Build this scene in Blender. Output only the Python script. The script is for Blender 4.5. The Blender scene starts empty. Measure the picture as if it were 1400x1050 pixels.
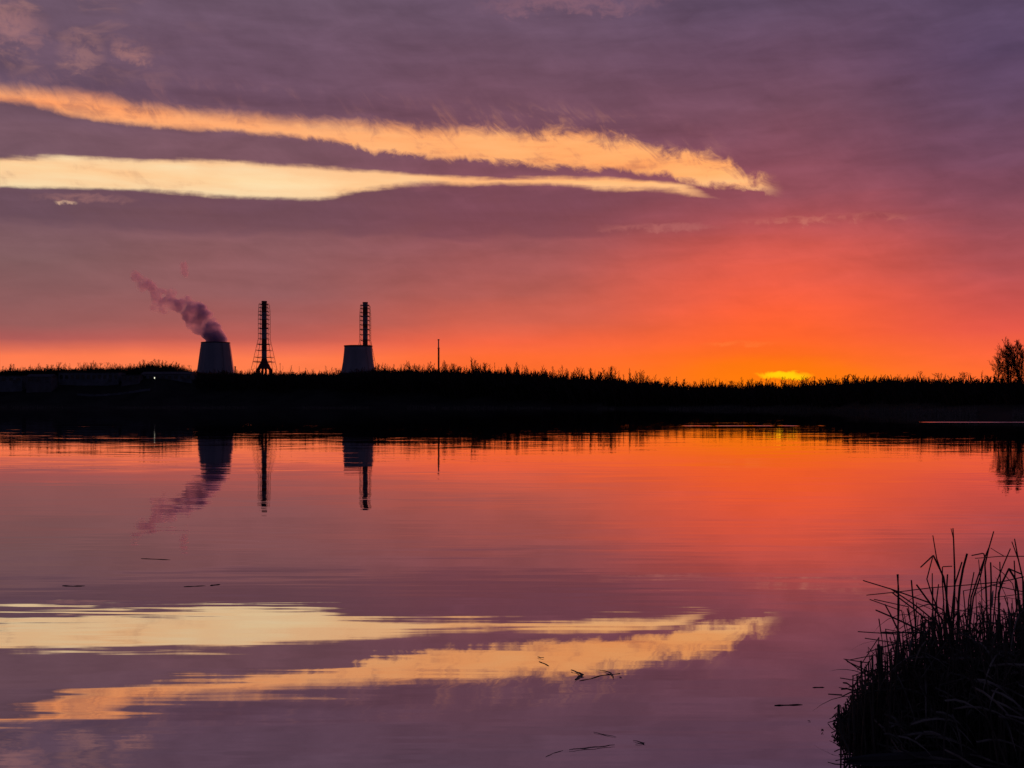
import bpy, math, random
import numpy as np
from mathutils import Vector, noise as mnoise

scene = bpy.context.scene
COL = scene.collection

# ------------------------------------------------------------------ camera
EYE = 2.5            # metres above the lake
FOC = 1500.0         # focal length in pixels of a 1400 px wide picture
HZN = 553.0          # picture row of the true horizon
cd = bpy.data.cameras.new('camera')
cam = bpy.data.objects.new('camera', cd)
COL.objects.link(cam)
cam.location = (0, 0, EYE)
cam.rotation_euler = (math.radians(90), 0, 0)
cd.sensor_width = 36.0
cd.lens = 36.0 * FOC / 1400.0
cd.shift_y = (HZN - 525.0) / 1400.0
cd.clip_start = 0.05
cd.clip_end = 20000
scene.camera = cam

# ------------------------------------------------------------------ sky
SUN_AZ = math.atan((1072 - 700) / FOC)       # clockwise from +Y
SUN_EL = math.radians(0.75)


def lin(c):
    return tuple((v / 255 / 12.92) if v / 255 <= 0.04045 else ((v / 255 + 0.055) / 1.055) ** 2.4 for v in c) + (1.0,)


def az(px):
    return math.atan((px - 700) / FOC)


def el(px, py):
    return math.atan((HZN - py) / FOC * math.cos(az(px)))


class NT:
    """small helper that strings shader nodes together"""

    def __init__(self, nt):
        self.nt = nt

    def n(self, t, **kw):
        nd = self.nt.nodes.new(t)
        for k, v in kw.items():
            setattr(nd, k, v)
        return nd

    def link(self, a, b):
        self.nt.links.new(a, b)

    def put(self, sock, v):
        if isinstance(v, bpy.types.NodeSocket):
            self.link(v, sock)
        elif v is not None:
            sock.default_value = v

    def m(self, op, a, b=None, c=None, clamp=False):
        nd = self.n('ShaderNodeMath', operation=op, use_clamp=clamp)
        self.put(nd.inputs[0], a)
        if b is not None:
            self.put(nd.inputs[1], b)
        if c is not None:
            self.put(nd.inputs[2], c)
        return nd.outputs[0]

    def step(self, x, a, b, lo=0.0, hi=1.0):
        nd = self.n('ShaderNodeMapRange', interpolation_type='SMOOTHSTEP', clamp=True)
        self.put(nd.inputs[0], x)
        self.put(nd.inputs[1], a)
        self.put(nd.inputs[2], b)
        self.put(nd.inputs[3], lo)
        self.put(nd.inputs[4], hi)
        return nd.outputs[0]

    def lerp01(self, x, a, b):
        nd = self.n('ShaderNodeMapRange', interpolation_type='LINEAR', clamp=True)
        self.put(nd.inputs[0], x)
        self.put(nd.inputs[1], a)
        self.put(nd.inputs[2], b)
        return nd.outputs[0]

    def mix(self, f, a, b, blend='MIX'):
        nd = self.n('ShaderNodeMix', data_type='RGBA', blend_type=blend)
        self.put(nd.inputs[0], f)
        self.put(nd.inputs[6], a)
        self.put(nd.inputs[7], b)
        return nd.outputs[2]

    def xyz(self, x, y, z):
        nd = self.n('ShaderNodeCombineXYZ')
        self.put(nd.inputs[0], x)
        self.put(nd.inputs[1], y)
        self.put(nd.inputs[2], z)
        return nd.outputs[0]

    def noise(self, vec, scale=1.0, detail=3.0, rough=0.5, dist=0.0, col=False):
        nd = self.n('ShaderNodeTexNoise')
        self.put(nd.inputs['Vector'], vec)
        nd.inputs['Scale'].default_value = scale
        nd.inputs['Detail'].default_value = detail
        nd.inputs['Roughness'].default_value = rough
        nd.inputs['Distortion'].default_value = dist
        return nd.outputs['Color'] if col else nd.outputs['Fac']

    def ramp(self, x, stops, interp='LINEAR'):
        nd = self.n('ShaderNodeValToRGB')
        r = nd.color_ramp
        r.interpolation = interp
        while len(r.elements) < len(stops):
            r.elements.new(0.5)
        for e, (p, c) in zip(r.elements, stops):
            e.position = p
            e.color = c
        self.put(nd.inputs[0], x)
        return nd.outputs[0]

    def curve(self, x, pts):
        nd = self.n('ShaderNodeFloatCurve')
        c = nd.mapping.curves[0]
        while len(c.points) < len(pts):
            c.points.new(0.5, 0.5)
        for p, (a, b) in zip(c.points, pts):
            p.location = (a, b)
            p.handle_type = 'AUTO_CLAMPED'
        nd.mapping.update()
        self.put(nd.inputs['Value'], x)
        return nd.outputs[0]


world = bpy.data.worlds.new('World')
scene.world = world
world.use_nodes = True
world.cycles.sampling_method = 'MANUAL'
world.cycles.sample_map_resolution = 512
W = NT(world.node_tree)
world.node_tree.nodes.clear()
tc = W.n('ShaderNodeTexCoord')
sep = W.n('ShaderNodeSeparateXYZ')
W.link(tc.outputs['Generated'], sep.inputs[0])
dx, dy, dz = sep.outputs
u = W.m('ARCTAN2', dx, dy)                       # bearing, 0 = +Y
v = W.m('ARCSINE', dz)                           # elevation

# drifting distortion shared by the cloud layers
uvw = W.xyz(u, W.m('MULTIPLY', v, 3.2), 0.37)
n_big = W.noise(uvw, 4.0, 4.0, 0.55, 0.3)
n_mid = W.noise(uvw, 16.0, 4.0, 0.55, 0.4)
n_fine = W.noise(W.xyz(u, W.m('MULTIPLY', v, 1.3), 2.1), 75.0, 5.0, 0.62, 0.5)
n_fib = W.noise(W.xyz(W.m('ADD', u, W.m('MULTIPLY', v, 0.8)), W.m('MULTIPLY', v, 0.55), 5.5), 60.0, 5.0, 0.6, 1.2)
n_str = W.noise(W.xyz(u, W.m('MULTIPLY', v, 9.0), 8.3), 7.0, 4.0, 0.55, 0.2)

# elevation used for the colours: gently warped so that no band is ruler-straight
vw = W.m('ADD', v, W.m('MULTIPLY', W.m('SUBTRACT', n_big, 0.5), 0.035))
vw = W.m('ADD', vw, W.m('MULTIPLY', W.m('SUBTRACT', n_str, 0.5), 0.012))
vlow = W.step(v, 0.0, 0.12)
vw = W.m('ADD', W.m('MULTIPLY', vw, vlow), W.m('MULTIPLY', v, W.m('SUBTRACT', 1.0, vlow)))
t = W.m('MULTIPLY', vw, 2.0, clamp=True)         # 0 .. 0.5 rad


def column(px, rows, tail):
    st = [(min(1, max(0, el(px, y) * 2.0)), lin(c)) for y, c in rows]
    st = sorted(st, key=lambda s: s[0]) + [(1.0, lin(tail))]
    return W.ramp(t, st)


TAIL = (74, 64, 96)
c0 = column(0, [(0, (110, 87, 105)), (70, (110, 85, 103)), (110, (101, 78, 97)), (180, (119, 87, 99)), (290, (122, 88, 97)),
                (350, (130, 93, 95)), (400, (139, 93, 94)), (440, (152, 92, 90)), (462, (176, 92, 88)), (474, (218, 108, 86)), (486, (255, 124, 80)),
                (505, (255, 128, 80)), (553, (255, 128, 78))], TAIL)
c1 = column(350, [(0, (109, 86, 105)), (60, (109, 82, 101)), (140, (110, 78, 96)), (200, (122, 85, 96)), (290, (130, 87, 96)), (340, (139, 91, 95)),
                  (400, (149, 93, 94)), (440, (168, 93, 89)), (465, (194, 95, 84)), (476, (232, 110, 85)), (490, (255, 124, 78)), (505, (255, 126, 76)), (553, (255, 126, 76))], TAIL)
c2 = column(700, [(0, (107, 83, 104)), (60, (109, 80, 99)), (140, (118, 79, 95)), (200, (125, 79, 94)), (290, (143, 83, 92)), (340, (156, 87, 89)),
                  (400, (182, 93, 84)), (440, (208, 97, 78)), (470, (246, 102, 66)), (490, (255, 108, 52)), (510, (255, 110, 45)), (553, (255, 110, 45))], TAIL)
c3 = column(1060, [(0, (96, 75, 99)), (70, (106, 75, 97)), (150, (119, 77, 94)), (220, (134, 77, 91)), (270, (152, 80, 90)), (310, (184, 84, 84)), (350, (216, 90, 76)),
                   (390, (244, 96, 68)), (420, (255, 98, 58)), (460, (255, 100, 44)), (490, (255, 110, 26)), (515, (255, 120, 14)), (553, (255, 120, 14))], TAIL)
c4 = column(1400, [(0, (92, 73, 101)), (70, (91, 70, 99)), (150, (103, 72, 96)), (220, (119, 73, 93)), (300, (144, 77, 89)), (360, (170, 80, 84)), (410, (204, 84, 78)),
                   (450, (228, 88, 72)), (480, (250, 100, 62)), (510, (255, 108, 50)), (553, (255, 110, 48))], TAIL)
cloud = c0
for cc, a, b in ((c1, 0, 350), (c2, 350, 700), (c3, 700, 1060), (c4, 1060, 1400)):
    cloud = W.mix(W.step(u, az(a), az(b)), cloud, cc)
# billows and streaks
tone = W.m('ADD', W.m('MULTIPLY', W.m('SUBTRACT', n_mid, 0.5), 0.62), W.m('MULTIPLY', W.m('SUBTRACT', n_str, 0.5), 0.36))
tone = W.m('ADD', tone, W.m('MULTIPLY', W.m('SUBTRACT', n_fib, 0.5), 0.12))
tone = W.m('ADD', W.m('MULTIPLY', tone, W.step(v, 0.03, 0.2, 0.25, 1.0)), 1.0)
cloud = W.mix(1.0, cloud, W.xyz(tone, tone, tone), 'MULTIPLY')

# the thicker bank that hangs under the rents
bt = W.m('ADD', v, W.m('ADD', W.m('MULTIPLY', W.m('SUBTRACT', n_mid, 0.5), 0.02), W.m('MULTIPLY', W.m('SUBTRACT', n_str, 0.5), 0.02)))
bank = W.m('MULTIPLY', W.step(bt, el(400, 326), el(400, 312)), W.step(bt, el(400, 235), el(400, 262)))
bank = W.m('MULTIPLY', bank, W.step(u, az(1080), az(760)))
bank = W.m('MULTIPLY', bank, W.step(n_mid, 0.25, 0.6, 0.5, 1.0))
cloud = W.mix(W.m('MULTIPLY', bank, 0.85), cloud, W.mix(1.0, cloud, (0.70, 0.72, 0.80, 1), 'MULTIPLY'))

# thin pink wisps where the deck is torn
wl = W.m('MULTIPLY', W.step(u, az(330), az(-60)), W.m('MULTIPLY', W.step(v, el(100, 125), el(100, 85)), W.step(v, el(100, -40), el(100, 20))))
wisp = W.m('MULTIPLY', W.step(W.noise(W.xyz(u, W.m('MULTIPLY', v, 2.2), 11.0), 22.0, 4.0, 0.6, 0.6), 0.5, 0.72), wl)
cloud = W.mix(W.m('MULTIPLY', wisp, 0.35), cloud, lin((196, 138, 122)))


def streak(px0, px1, py, half, amount, colr, seed, tilt=0.0):
    global cloud
    um = (az(px0) + az(px1)) / 2
    uu = W.m('SUBTRACT', u, um)
    hw = (az(px1) - az(px0)) / 2
    vv = W.m('SUBTRACT', v, el((px0 + px1) / 2, py))
    vv = W.m('ADD', vv, W.m('MULTIPLY', uu, tilt))
    vv = W.m('ADD', vv, W.m('MULTIPLY', W.m('ADD', W.m('SUBTRACT', n_fine, 0.5), W.m('SUBTRACT', n_mid, 0.5)), half / FOC * 2.6))
    r = W.m('ADD', W.m('POWER', W.m('DIVIDE', uu, hw), 2.0), W.m('POWER', W.m('DIVIDE', vv, half / FOC), 2.0))
    f = W.m('MULTIPLY', W.step(r, 1.0, 0.0), W.step(W.m('ADD', W.m('MULTIPLY', n_fine, 0.6), W.m('MULTIPLY', n_str, 0.4)), 0.36, 0.62))
    cloud = W.mix(W.m('MULTIPLY', f, amount), cloud, lin(colr))


streak(990, 1260, 300, 7, 0.75, (205, 118, 104), 21.0, 0.01)
streak(800, 1000, 312, 9, 0.6, (190, 110, 104), 24.0)
streak(70, 108, 277, 4, 1.0, (250, 205, 165), 27.0)
streak(30, 200, 270, 9, 0.5, (170, 118, 112), 29.0)
streak(-90, 80, 30, 32, 0.55, (176, 122, 120), 35.0)
streak(70, 150, 66, 28, 0.34, (190, 134, 122), 37.0)
streak(140, 216, 67, 18, 0.36, (204, 140, 124), 38.0, 0.15)
streak(620, 940, 6, 14, 0.55, (150, 104, 116), 39.0)
streak(950, 1080, 470, 5, 0.4, (255, 130, 60), 41.0)

# rents in the deck through which the clear western sky shows
ub = W.m('MULTIPLY_ADD', u, 1 / 2.4, 0.5)        # -1.2 .. 1.2 rad


def edge(pts):
    """pts: bearing/elevation of an edge read off at the photograph's rows"""
    q = [((az(x) + 1.2) / 2.4, el(x, y) / 0.5) for x, y in pts]
    return W.m('MULTIPLY', W.curve(ub, q), 0.5)


T1 = edge([(-1400, 60), (-500, 98), (0, 122), (100, 131), (200, 147), (300, 157), (400, 166), (500, 172), (600, 178), (700, 181), (800, 186), (900, 204), (980, 219), (1010, 236), (1062, 258), (1150, 280), (1400, 320)])
B1 = edge([(-1400, 60), (-500, 118), (0, 136), (50, 143), (100, 156), (150, 165), (200, 170), (300, 178), (400, 186), (450, 191), (500, 204), (550, 211), (600, 216), (700, 223), (800, 230), (900, 238), (940, 249), (1000, 256), (1062, 263), (1150, 275), (1400, 310)])
T2 = edge([(-1400, 200), (-500, 209), (0, 215), (100, 217), (200, 219), (300, 221), (400, 226), (500, 233), (600, 241), (700, 244), (800, 245), (900, 250), (940, 257), (1000, 275), (1400, 330)])
B2 = edge([(-1400, 200), (-500, 250), (0, 256), (100, 256), (200, 259), (260, 264), (300, 269), (400, 272), (450, 270), (480, 263), (520, 257), (600, 251), (700, 251), (780, 255), (830, 260), (880, 259), (940, 262), (1000, 268), (1400, 320)])
nf = W.m('SUBTRACT', n_fine, 0.5)
nb = W.m('SUBTRACT', n_fib, 0.5)
nm = W.m('SUBTRACT', n_mid, 0.5)
fluff = W.step(u, az(350), az(900), 0.35, 1.0)
n_puf = W.m('SUBTRACT', W.noise(W.xyz(W.m('ADD', u, W.m('MULTIPLY', v, 0.5)), W.m('MULTIPLY', v, 1.0), 14.2), 48.0, 6.0, 0.66, 0.9), 0.5)
ragged = W.m('MULTIPLY', fluff, W.m('ADD', W.m('MULTIPLY', n_puf, 0.034), W.m('ADD', W.m('MULTIPLY', nf, 0.012), W.m('MULTIPLY', nm, 0.010))))
smoothd = W.m('ADD', W.m('MULTIPLY', nf, 0.004), W.m('MULTIPLY', W.m('SUBTRACT', n_str, 0.5), 0.014))
puffy = W.m('ADD', W.m('MULTIPLY', n_puf, W.step(u, az(380), az(470), 0.006, 0.019)), W.m('ADD', W.m('MULTIPLY', nf, 0.006), W.m('MULTIPLY', nm, 0.006)))


def between(top, bot, nt_, nb_, st, sb):
    a = W.step(W.m('SUBTRACT', W.m('ADD', top, nt_), v), -st, st)
    b = W.step(W.m('SUBTRACT', v, W.m('ADD', bot, nb_)), -sb, sb)
    return W.m('MULTIPLY', a, b)


g1 = between(T1, B1, ragged, puffy, 0.0085, 0.0034)
inner = W.m('ADD', W.m('MULTIPLY', n_puf, 0.9), W.m('ADD', W.m('MULTIPLY', nm, 0.7), W.m('MULTIPLY', W.m('SUBTRACT', n_str, 0.5), 0.9)))
g1 = W.m('MULTIPLY', g1, W.step(inner, -0.30, 0.02, 0.62, 1.0))
# thin lit fringe above the upper rent, combed by the wind
fr_ = W.m('MULTIPLY', W.step(W.m('SUBTRACT', v, T1), 0.034, -0.004), W.step(W.m('SUBTRACT', v, B1), 0.0, 0.006))
fr_ = W.m('MULTIPLY', fr_, W.step(W.m('ADD', n_fib, W.m('MULTIPLY', nm, 0.5)), 0.48, 0.74))
fr_ = W.m('MULTIPLY', W.m('MULTIPLY', fr_, W.step(n_big, 0.42, 0.62, 0.05, 0.22)), W.step(u, az(1070), az(950)))
g2 = between(T2, B2, smoothd, smoothd, 0.0030, 0.0028)
g2 = W.m('MULTIPLY', g2, W.step(inner, -0.34, -0.05, 0.80, 1.0))
gap = W.m('MAXIMUM', W.m('MAXIMUM', g1, g2), fr_)
gap = W.m('MULTIPLY', gap, W.m('MULTIPLY', W.step(u, -1.15, -0.75), W.step(u, az(1075), az(1030))))
# the clear sky itself: low-sun atmosphere, warmed by the thin veil in front of it
nish = W.n('ShaderNodeTexSky', sky_type='NISHITA', sun_disc=False)
nish.sun_elevation = SUN_EL
nish.sun_rotation = SUN_AZ
nish.altitude = 100
nish.dust_density = 3.0
pale = W.ramp(W.m('MULTIPLY', v, 2.0), [(el(200, 272) * 2, lin((246, 222, 176))), (el(200, 255) * 2, lin((249, 213, 164))), (el(200, 240) * 2, lin((252, 206, 152))), (el(200, 222) * 2, lin((250, 208, 158))),
                                        (el(200, 190) * 2, lin((255, 180, 120))), (el(200, 150) * 2, lin((255, 166, 108))), (el(200, 110) * 2, lin((250, 158, 116)))])
warm = W.ramp(W.m('MULTIPLY', v, 2.0), [(el(900, 268) * 2, lin((255, 198, 140))), (el(900, 240) * 2, lin((255, 172, 104))), (el(900, 190) * 2, lin((255, 172, 106)))])
clear = W.mix(W.step(u, az(250), az(850)), pale, warm)
veil = W.m('MULTIPLY_ADD', W.m('ADD', W.m('SUBTRACT', n_str, 0.5), W.m('MULTIPLY', nm, 0.5)), 0.55, 0.98)
clear = W.mix(1.0, clear, W.xyz(1.0, veil, W.m('POWER', veil, 1.6)), 'MULTIPLY')
nmul = W.mix(1.0, nish.outputs[0], (0.012, 0.012, 0.012, 1), 'MULTIPLY')
clear = W.mix(1.0, clear, nmul, 'ADD')
sky = W.mix(gap, cloud, clear)

# the sun's own patch, half veiled on the horizon
su = W.m('SUBTRACT', u, az(1072))
sv = W.m('SUBTRACT', v, el(1072, 513))
sv = W.m('ADD', sv, W.m('ADD', W.m('MULTIPLY', nf, 0.010), W.m('MULTIPLY', nm, 0.008)))
sv = W.m('ADD', sv, W.m('MULTIPLY', su, 0.055))
r2 = W.m('ADD', W.m('POWER', W.m('DIVIDE', su, 0.028), 2.0), W.m('POWER', W.m('DIVIDE', sv, 0.0044), 2.0))
halo = W.m('ADD', W.m('POWER', W.m('DIVIDE', su, 0.11), 2.0), W.m('POWER', W.m('DIVIDE', sv, 0.020), 2.0))
sky = W.mix(W.m('MULTIPLY', W.step(halo, 1.0, 0.0), 0.55), sky, lin((255, 124, 8)))
sky = W.mix(W.step(r2, 1.0, 0.0), sky, (1.15, 0.62, 0.004, 1))

# away from the sunset: dusk blue overhead and behind
dusk = W.ramp(W.m('DIVIDE', v, 1.5708), [(0.0, (0.050, 0.036, 0.060, 1)), (0.12, (0.040, 0.034, 0.070, 1)), (0.35, (0.026, 0.029, 0.078, 1)), (1.0, (0.022, 0.025, 0.066, 1))])
au = W.m('ABSOLUTE', W.m('SUBTRACT', u, SUN_AZ * 0.5))
away = W.m('MAXIMUM', W.step(au, 0.75, 2.0), W.step(v, 0.38, 0.95))
sky = W.mix(away, sky, dusk)
bg = W.n('ShaderNodeBackground')
W.link(sky, bg.inputs[0])
bg.inputs[1].default_value = 1.0
out = W.n('ShaderNodeOutputWorld')
W.link(bg.outputs[0], out.inputs[0])

# ------------------------------------------------------------------ sun (nearly set)
sd = bpy.data.lights.new('sun', 'SUN')
sd.energy = 1.35
sd.angle = math.radians(0.6)
sd.color = (1.0, 0.20, 0.13)
sun = bpy.data.objects.new('sun', sd)
COL.objects.link(sun)
sun.rotation_euler = (math.radians(90) - SUN_EL, 0, math.pi - SUN_AZ)
sdir = Vector((math.sin(SUN_AZ) * math.cos(SUN_EL), math.cos(SUN_AZ) * math.cos(SUN_EL), math.sin(SUN_EL)))
sun.rotation_euler = sdir.to_track_quat('Z', 'Y').to_euler()

vs = scene.view_settings
vs.view_transform = 'Standard'
vs.look = 'None'
vs.exposure = 0.0
vs.gamma = 1.0
scene.render.engine = 'CYCLES'
cy = scene.cycles
cy.use_denoising = True
cy.use_adaptive_sampling = True
cy.adaptive_threshold = 0.015
cy.max_bounces = 6
cy.diffuse_bounces = 2
cy.glossy_bounces = 3
cy.volume_bounces = 3
cy.caustics_reflective = False
cy.caustics_refractive = False

# ------------------------------------------------------------------ helpers
random.seed(5)
RNG = np.random.default_rng(5)


def at(px, py, d):
    """a point at depth d metres (along +Y) seen at the picture position px, py"""
    return Vector(((px - 700) / FOC * d, d, EYE + (HZN - py) / FOC * d))


def on_water(px, py, z=0.0):
    d = (EYE - z) * FOC / (py - HZN)
    return Vector(((px - 700) / FOC * d, d, z))


class MB:
    def __init__(self):
        self.v = []
        self.f = []

    def box(self, c, s, rz=0.0):
        cx, cy_, cz = c
        hx, hy, hz = s[0] / 2, s[1] / 2, s[2] / 2
        b = len(self.v)
        ca, sa = math.cos(rz), math.sin(rz)
        for x in (-hx, hx):
            for y in (-hy, hy):
                for z in (-hz, hz):
                    self.v.append((cx + x * ca - y * sa, cy_ + x * sa + y * ca, cz + z))
        for q in ((0, 1, 3, 2), (4, 6, 7, 5), (0, 4, 5, 1), (2, 3, 7, 6), (0, 2, 6, 4), (1, 5, 7, 3)):
            self.f.append(tuple(b + i for i in q))
        return self

    def tube(self, pts, rad, sides=5, cap=True, flat=1.0):
        pts = [Vector(p) for p in pts]
        b = len(self.v)
        n = len(pts)
        up = None
        for i, p in enumerate(pts):
            d = (pts[min(i + 1, n - 1)] - pts[max(i - 1, 0)])
            if d.length < 1e-9:
                d = Vector((0, 0, 1))
            d.normalize()
            if up is None:
                ref = Vector((0, 1, 0)) if abs(d.y) < 0.8 else Vector((1, 0, 0))
                up = d.cross(ref).normalized()
            else:
                up = (up - d * up.dot(d))
                if up.length < 1e-6:
                    up = d.orthogonal()
                up.normalize()
            w = d.cross(up)
            r = rad[i] if hasattr(rad, '__len__') else rad
            for k in range(sides):
                a = 2 * math.pi * k / sides
                self.v.append(tuple(p + up * (r * math.cos(a)) + w * (r * flat * math.sin(a))))
        for i in range(n - 1):
            for k in range(sides):
                k2 = (k + 1) % sides
                self.f.append((b + i * sides + k, b + i * sides + k2, b + (i + 1) * sides + k2, b + (i + 1) * sides + k))
        if cap:
            self.f.append(tuple(b + k for k in range(sides))[::-1])
            self.f.append(tuple(b + (n - 1) * sides + k for k in range(sides)))
        return self

    def lathe(self, prof, seg=48, rot=0.0):
        """prof: (r, z) pairs bottom to top, a closed ring of wall when it returns to its start"""
        b = len(self.v)
        n = len(prof)
        for r, z in prof:
            for k in range(seg):
                a = 2 * math.pi * k / seg + rot
                self.v.append((r * math.cos(a), r * math.sin(a), z))
        for i in range(n - 1):
            for k in range(seg):
                k2 = (k + 1) % seg
                self.f.append((b + i * seg + k, b + i * seg + k2, b + (i + 1) * seg + k2, b + (i + 1) * seg + k))
        return self

    def blade(self, pts, wid, side):
        """a folded leaf: two strips meeting in a shallow V"""
        b = len(self.v)
        pts = [Vector(p) for p in pts]
        s = Vector(side)
        n = len(pts)
        for i, p in enumerate(pts):
            d = (pts[min(i + 1, n - 1)] - pts[max(i - 1, 0)]).normalized()
            w = (s - d * s.dot(d))
            if w.length < 1e-6:
                w = d.orthogonal()
            w.normalize()
            h = d.cross(w) * wid[i] * 0.35
            self.v += [tuple(p - w * wid[i]), tuple(p + h), tuple(p + w * wid[i])]
        for i in range(n - 1):
            for k in range(2):
                self.f.append((b + 3 * i + k, b + 3 * i + k + 1, b + 3 * i + 4 + k, b + 3 * i + 3 + k))
        return self

    def mesh(self, name, mat, smooth=False):
        me = bpy.data.meshes.new(name)
        me.from_pydata(self.v, [], self.f)
        me.materials.append(mat)
        if smooth:
            me.polygons.foreach_set('use_smooth', [True] * len(me.polygons))
        me.update()
        return me

    def build(self, name, mat, parent=None, smooth=False):
        return obj(name, self.mesh(name, mat, smooth), parent)


def obj(name, me, parent=None, loc=None):
    o = bpy.data.objects.new(name, me)
    COL.objects.link(o)
    if parent is not None:
        o.parent = parent
    if loc is not None:
        o.location = loc
    return o


def tag(o, label=None, cat=None, group=None, kind=None):
    if label:
        o['label'] = label
    if cat:
        o['category'] = cat
    if group:
        o['group'] = group
    if kind:
        o['kind'] = kind
    return o


def thing(name, label, cat, loc=(0, 0, 0), rz=0.0, group=None):
    o = obj(name, None, None, loc)
    o.rotation_euler.z = rz
    return tag(o, label, cat, group)


def mat(name, base, rough=0.8, var=0.25, scale=0.3, spec=0.3, second=None, bump=0.0, stretch=(1, 1, 1)):
    m = bpy.data.materials.new(name)
    m.use_nodes = True
    N = NT(m.node_tree)
    bs = m.node_tree.nodes['Principled BSDF']
    tcn = N.n('ShaderNodeTexCoord')
    mp = N.n('ShaderNodeMapping')
    N.link(tcn.outputs['Object'], mp.inputs[0])
    mp.inputs['Scale'].default_value = stretch
    f = N.noise(mp.outputs[0], scale, 5.0, 0.6)
    b2 = second if second else tuple(c * (1 - var) for c in base)
    b1 = base if second else tuple(min(1, c * (1 + var)) for c in base)
    colr = N.mix(N.step(f, 0.3, 0.7), tuple(b2) + (1,), tuple(b1) + (1,))
    N.link(colr, bs.inputs['Base Color'])
    bs.inputs['Roughness'].default_value = rough
    bs.inputs['Specular IOR Level'].default_value = spec
    if bump:
        bn = N.n('ShaderNodeBump')
        bn.inputs['Strength'].default_value = bump
        N.link(f, bn.inputs['Height'])
        N.link(bn.outputs[0], bs.inputs['Normal'])
    return m


M = {}
M['ground'] = mat('dark_heath', (0.032, 0.03, 0.024), 0.95, scale=0.05, spec=0.05, second=(0.014, 0.014, 0.012), bump=0.3)
M['bark'] = mat('bark', (0.035, 0.03, 0.026), 0.95, scale=1.5, spec=0.1)
M['twig'] = mat('twigs', (0.035, 0.028, 0.024), 0.95, scale=0.6, spec=0.1)
M['concrete'] = mat('weathered_concrete', (0.30, 0.29, 0.30), 0.85, scale=0.05, second=(0.22, 0.215, 0.225), stretch=(1, 1, 0.2))
M['cladding'] = mat('tower_cladding', (0.26, 0.26, 0.28), 0.7, scale=0.06, second=(0.19, 0.19, 0.215), stretch=(1, 1, 0.15))
M['dark_rim'] = mat('stained_rim', (0.05, 0.05, 0.055), 0.8, scale=0.2)
M['red_paint'] = mat('faded_red_paint', (0.13, 0.032, 0.028), 0.7, scale=0.2)
M['white_paint'] = mat('dulled_white_paint', (0.22, 0.22, 0.24), 0.7, scale=0.2)
M['steel'] = mat('galvanised_steel', (0.07, 0.065, 0.07), 0.6, scale=0.4)
M['shed_wall'] = mat('pale_render', (0.15, 0.16, 0.17), 0.9, scale=0.15, second=(0.07, 0.08, 0.085))
M['shed_brick'] = mat('grey_brick', (0.10, 0.095, 0.10), 0.9, scale=0.2)
M['shed_roof'] = mat('roof_felt', (0.05, 0.05, 0.055), 0.9, scale=0.2)
M['glass'] = mat('dark_window_glass', (0.015, 0.016, 0.02), 0.15, scale=0.5, spec=0.5)
M['reed'] = mat('dead_reed_stalk', (0.13, 0.11, 0.08), 0.8, scale=6.0, spec=0.15, second=(0.04, 0.034, 0.026))
M['reed_leaf'] = mat('dead_reed_leaf', (0.26, 0.22, 0.16), 0.8, scale=5.0, spec=0.15, second=(0.06, 0.05, 0.038))
M['mud'] = mat('wet_mud', (0.018, 0.015, 0.013), 0.55, scale=4.0, spec=0.4, bump=0.5)
M['driftwood'] = mat('wet_driftwood', (0.04, 0.032, 0.026), 0.6, scale=9.0, spec=0.4)

# ------------------------------------------------------------------ lake
wm = bpy.data.materials.new('lake_water')
wm.use_nodes = True
N = NT(wm.node_tree)
wm.node_tree.nodes.clear()
geo = N.n('ShaderNodeNewGeometry')
ps = N.n('ShaderNodeSeparateXYZ')
N.link(geo.outputs['Position'], ps.inputs[0])
wx, wy = ps.outputs[0], ps.outputs[1]


def slope(sx, sy, amp, seed, detail=2.0):
    c = N.noise(N.xyz(N.m('MULTIPLY', wx, sx), N.m('MULTIPLY', wy, sy), seed), 1.0, detail, 0.5, 0.0, col=True)
    s = N.n('ShaderNodeSeparateColor')
    N.link(c, s.inputs[0])
    return (N.m('MULTIPLY', N.m('SUBTRACT', s.outputs[0], 0.5), amp), N.m('MULTIPLY', N.m('SUBTRACT', s.outputs[1], 0.5), amp))


calm = N.step(N.noise(N.xyz(N.m('MULTIPLY', wx, 0.05), N.m('MULTIPLY', wy, 0.22), 3.0), 1.0, 3.0, 0.5), 0.3, 0.7, 0.3, 2.0)
a1 = slope(0.38, 3.4, 0.016, 1.0)
a2 = slope(0.8, 9.0, 0.009, 4.0)
a3 = slope(0.10, 0.5, 0.009, 7.0, 3.0)
# wind lines: short ruffled streaks well out on the lake
warp = N.m('MULTIPLY', N.m('SUBTRACT', N.noise(N.xyz(N.m('MULTIPLY', wx, 0.03), 0.0, 2.0), 1.0, 2.0, 0.5), 0.5), 5.0)
wyw = N.m('ADD', wy, warp)


def band(y0, y1, soft):
    return N.m('MULTIPLY', N.step(wyw, y0 - soft, y0 + soft), N.step(wyw, y1 + soft, y1 - soft))


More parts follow.
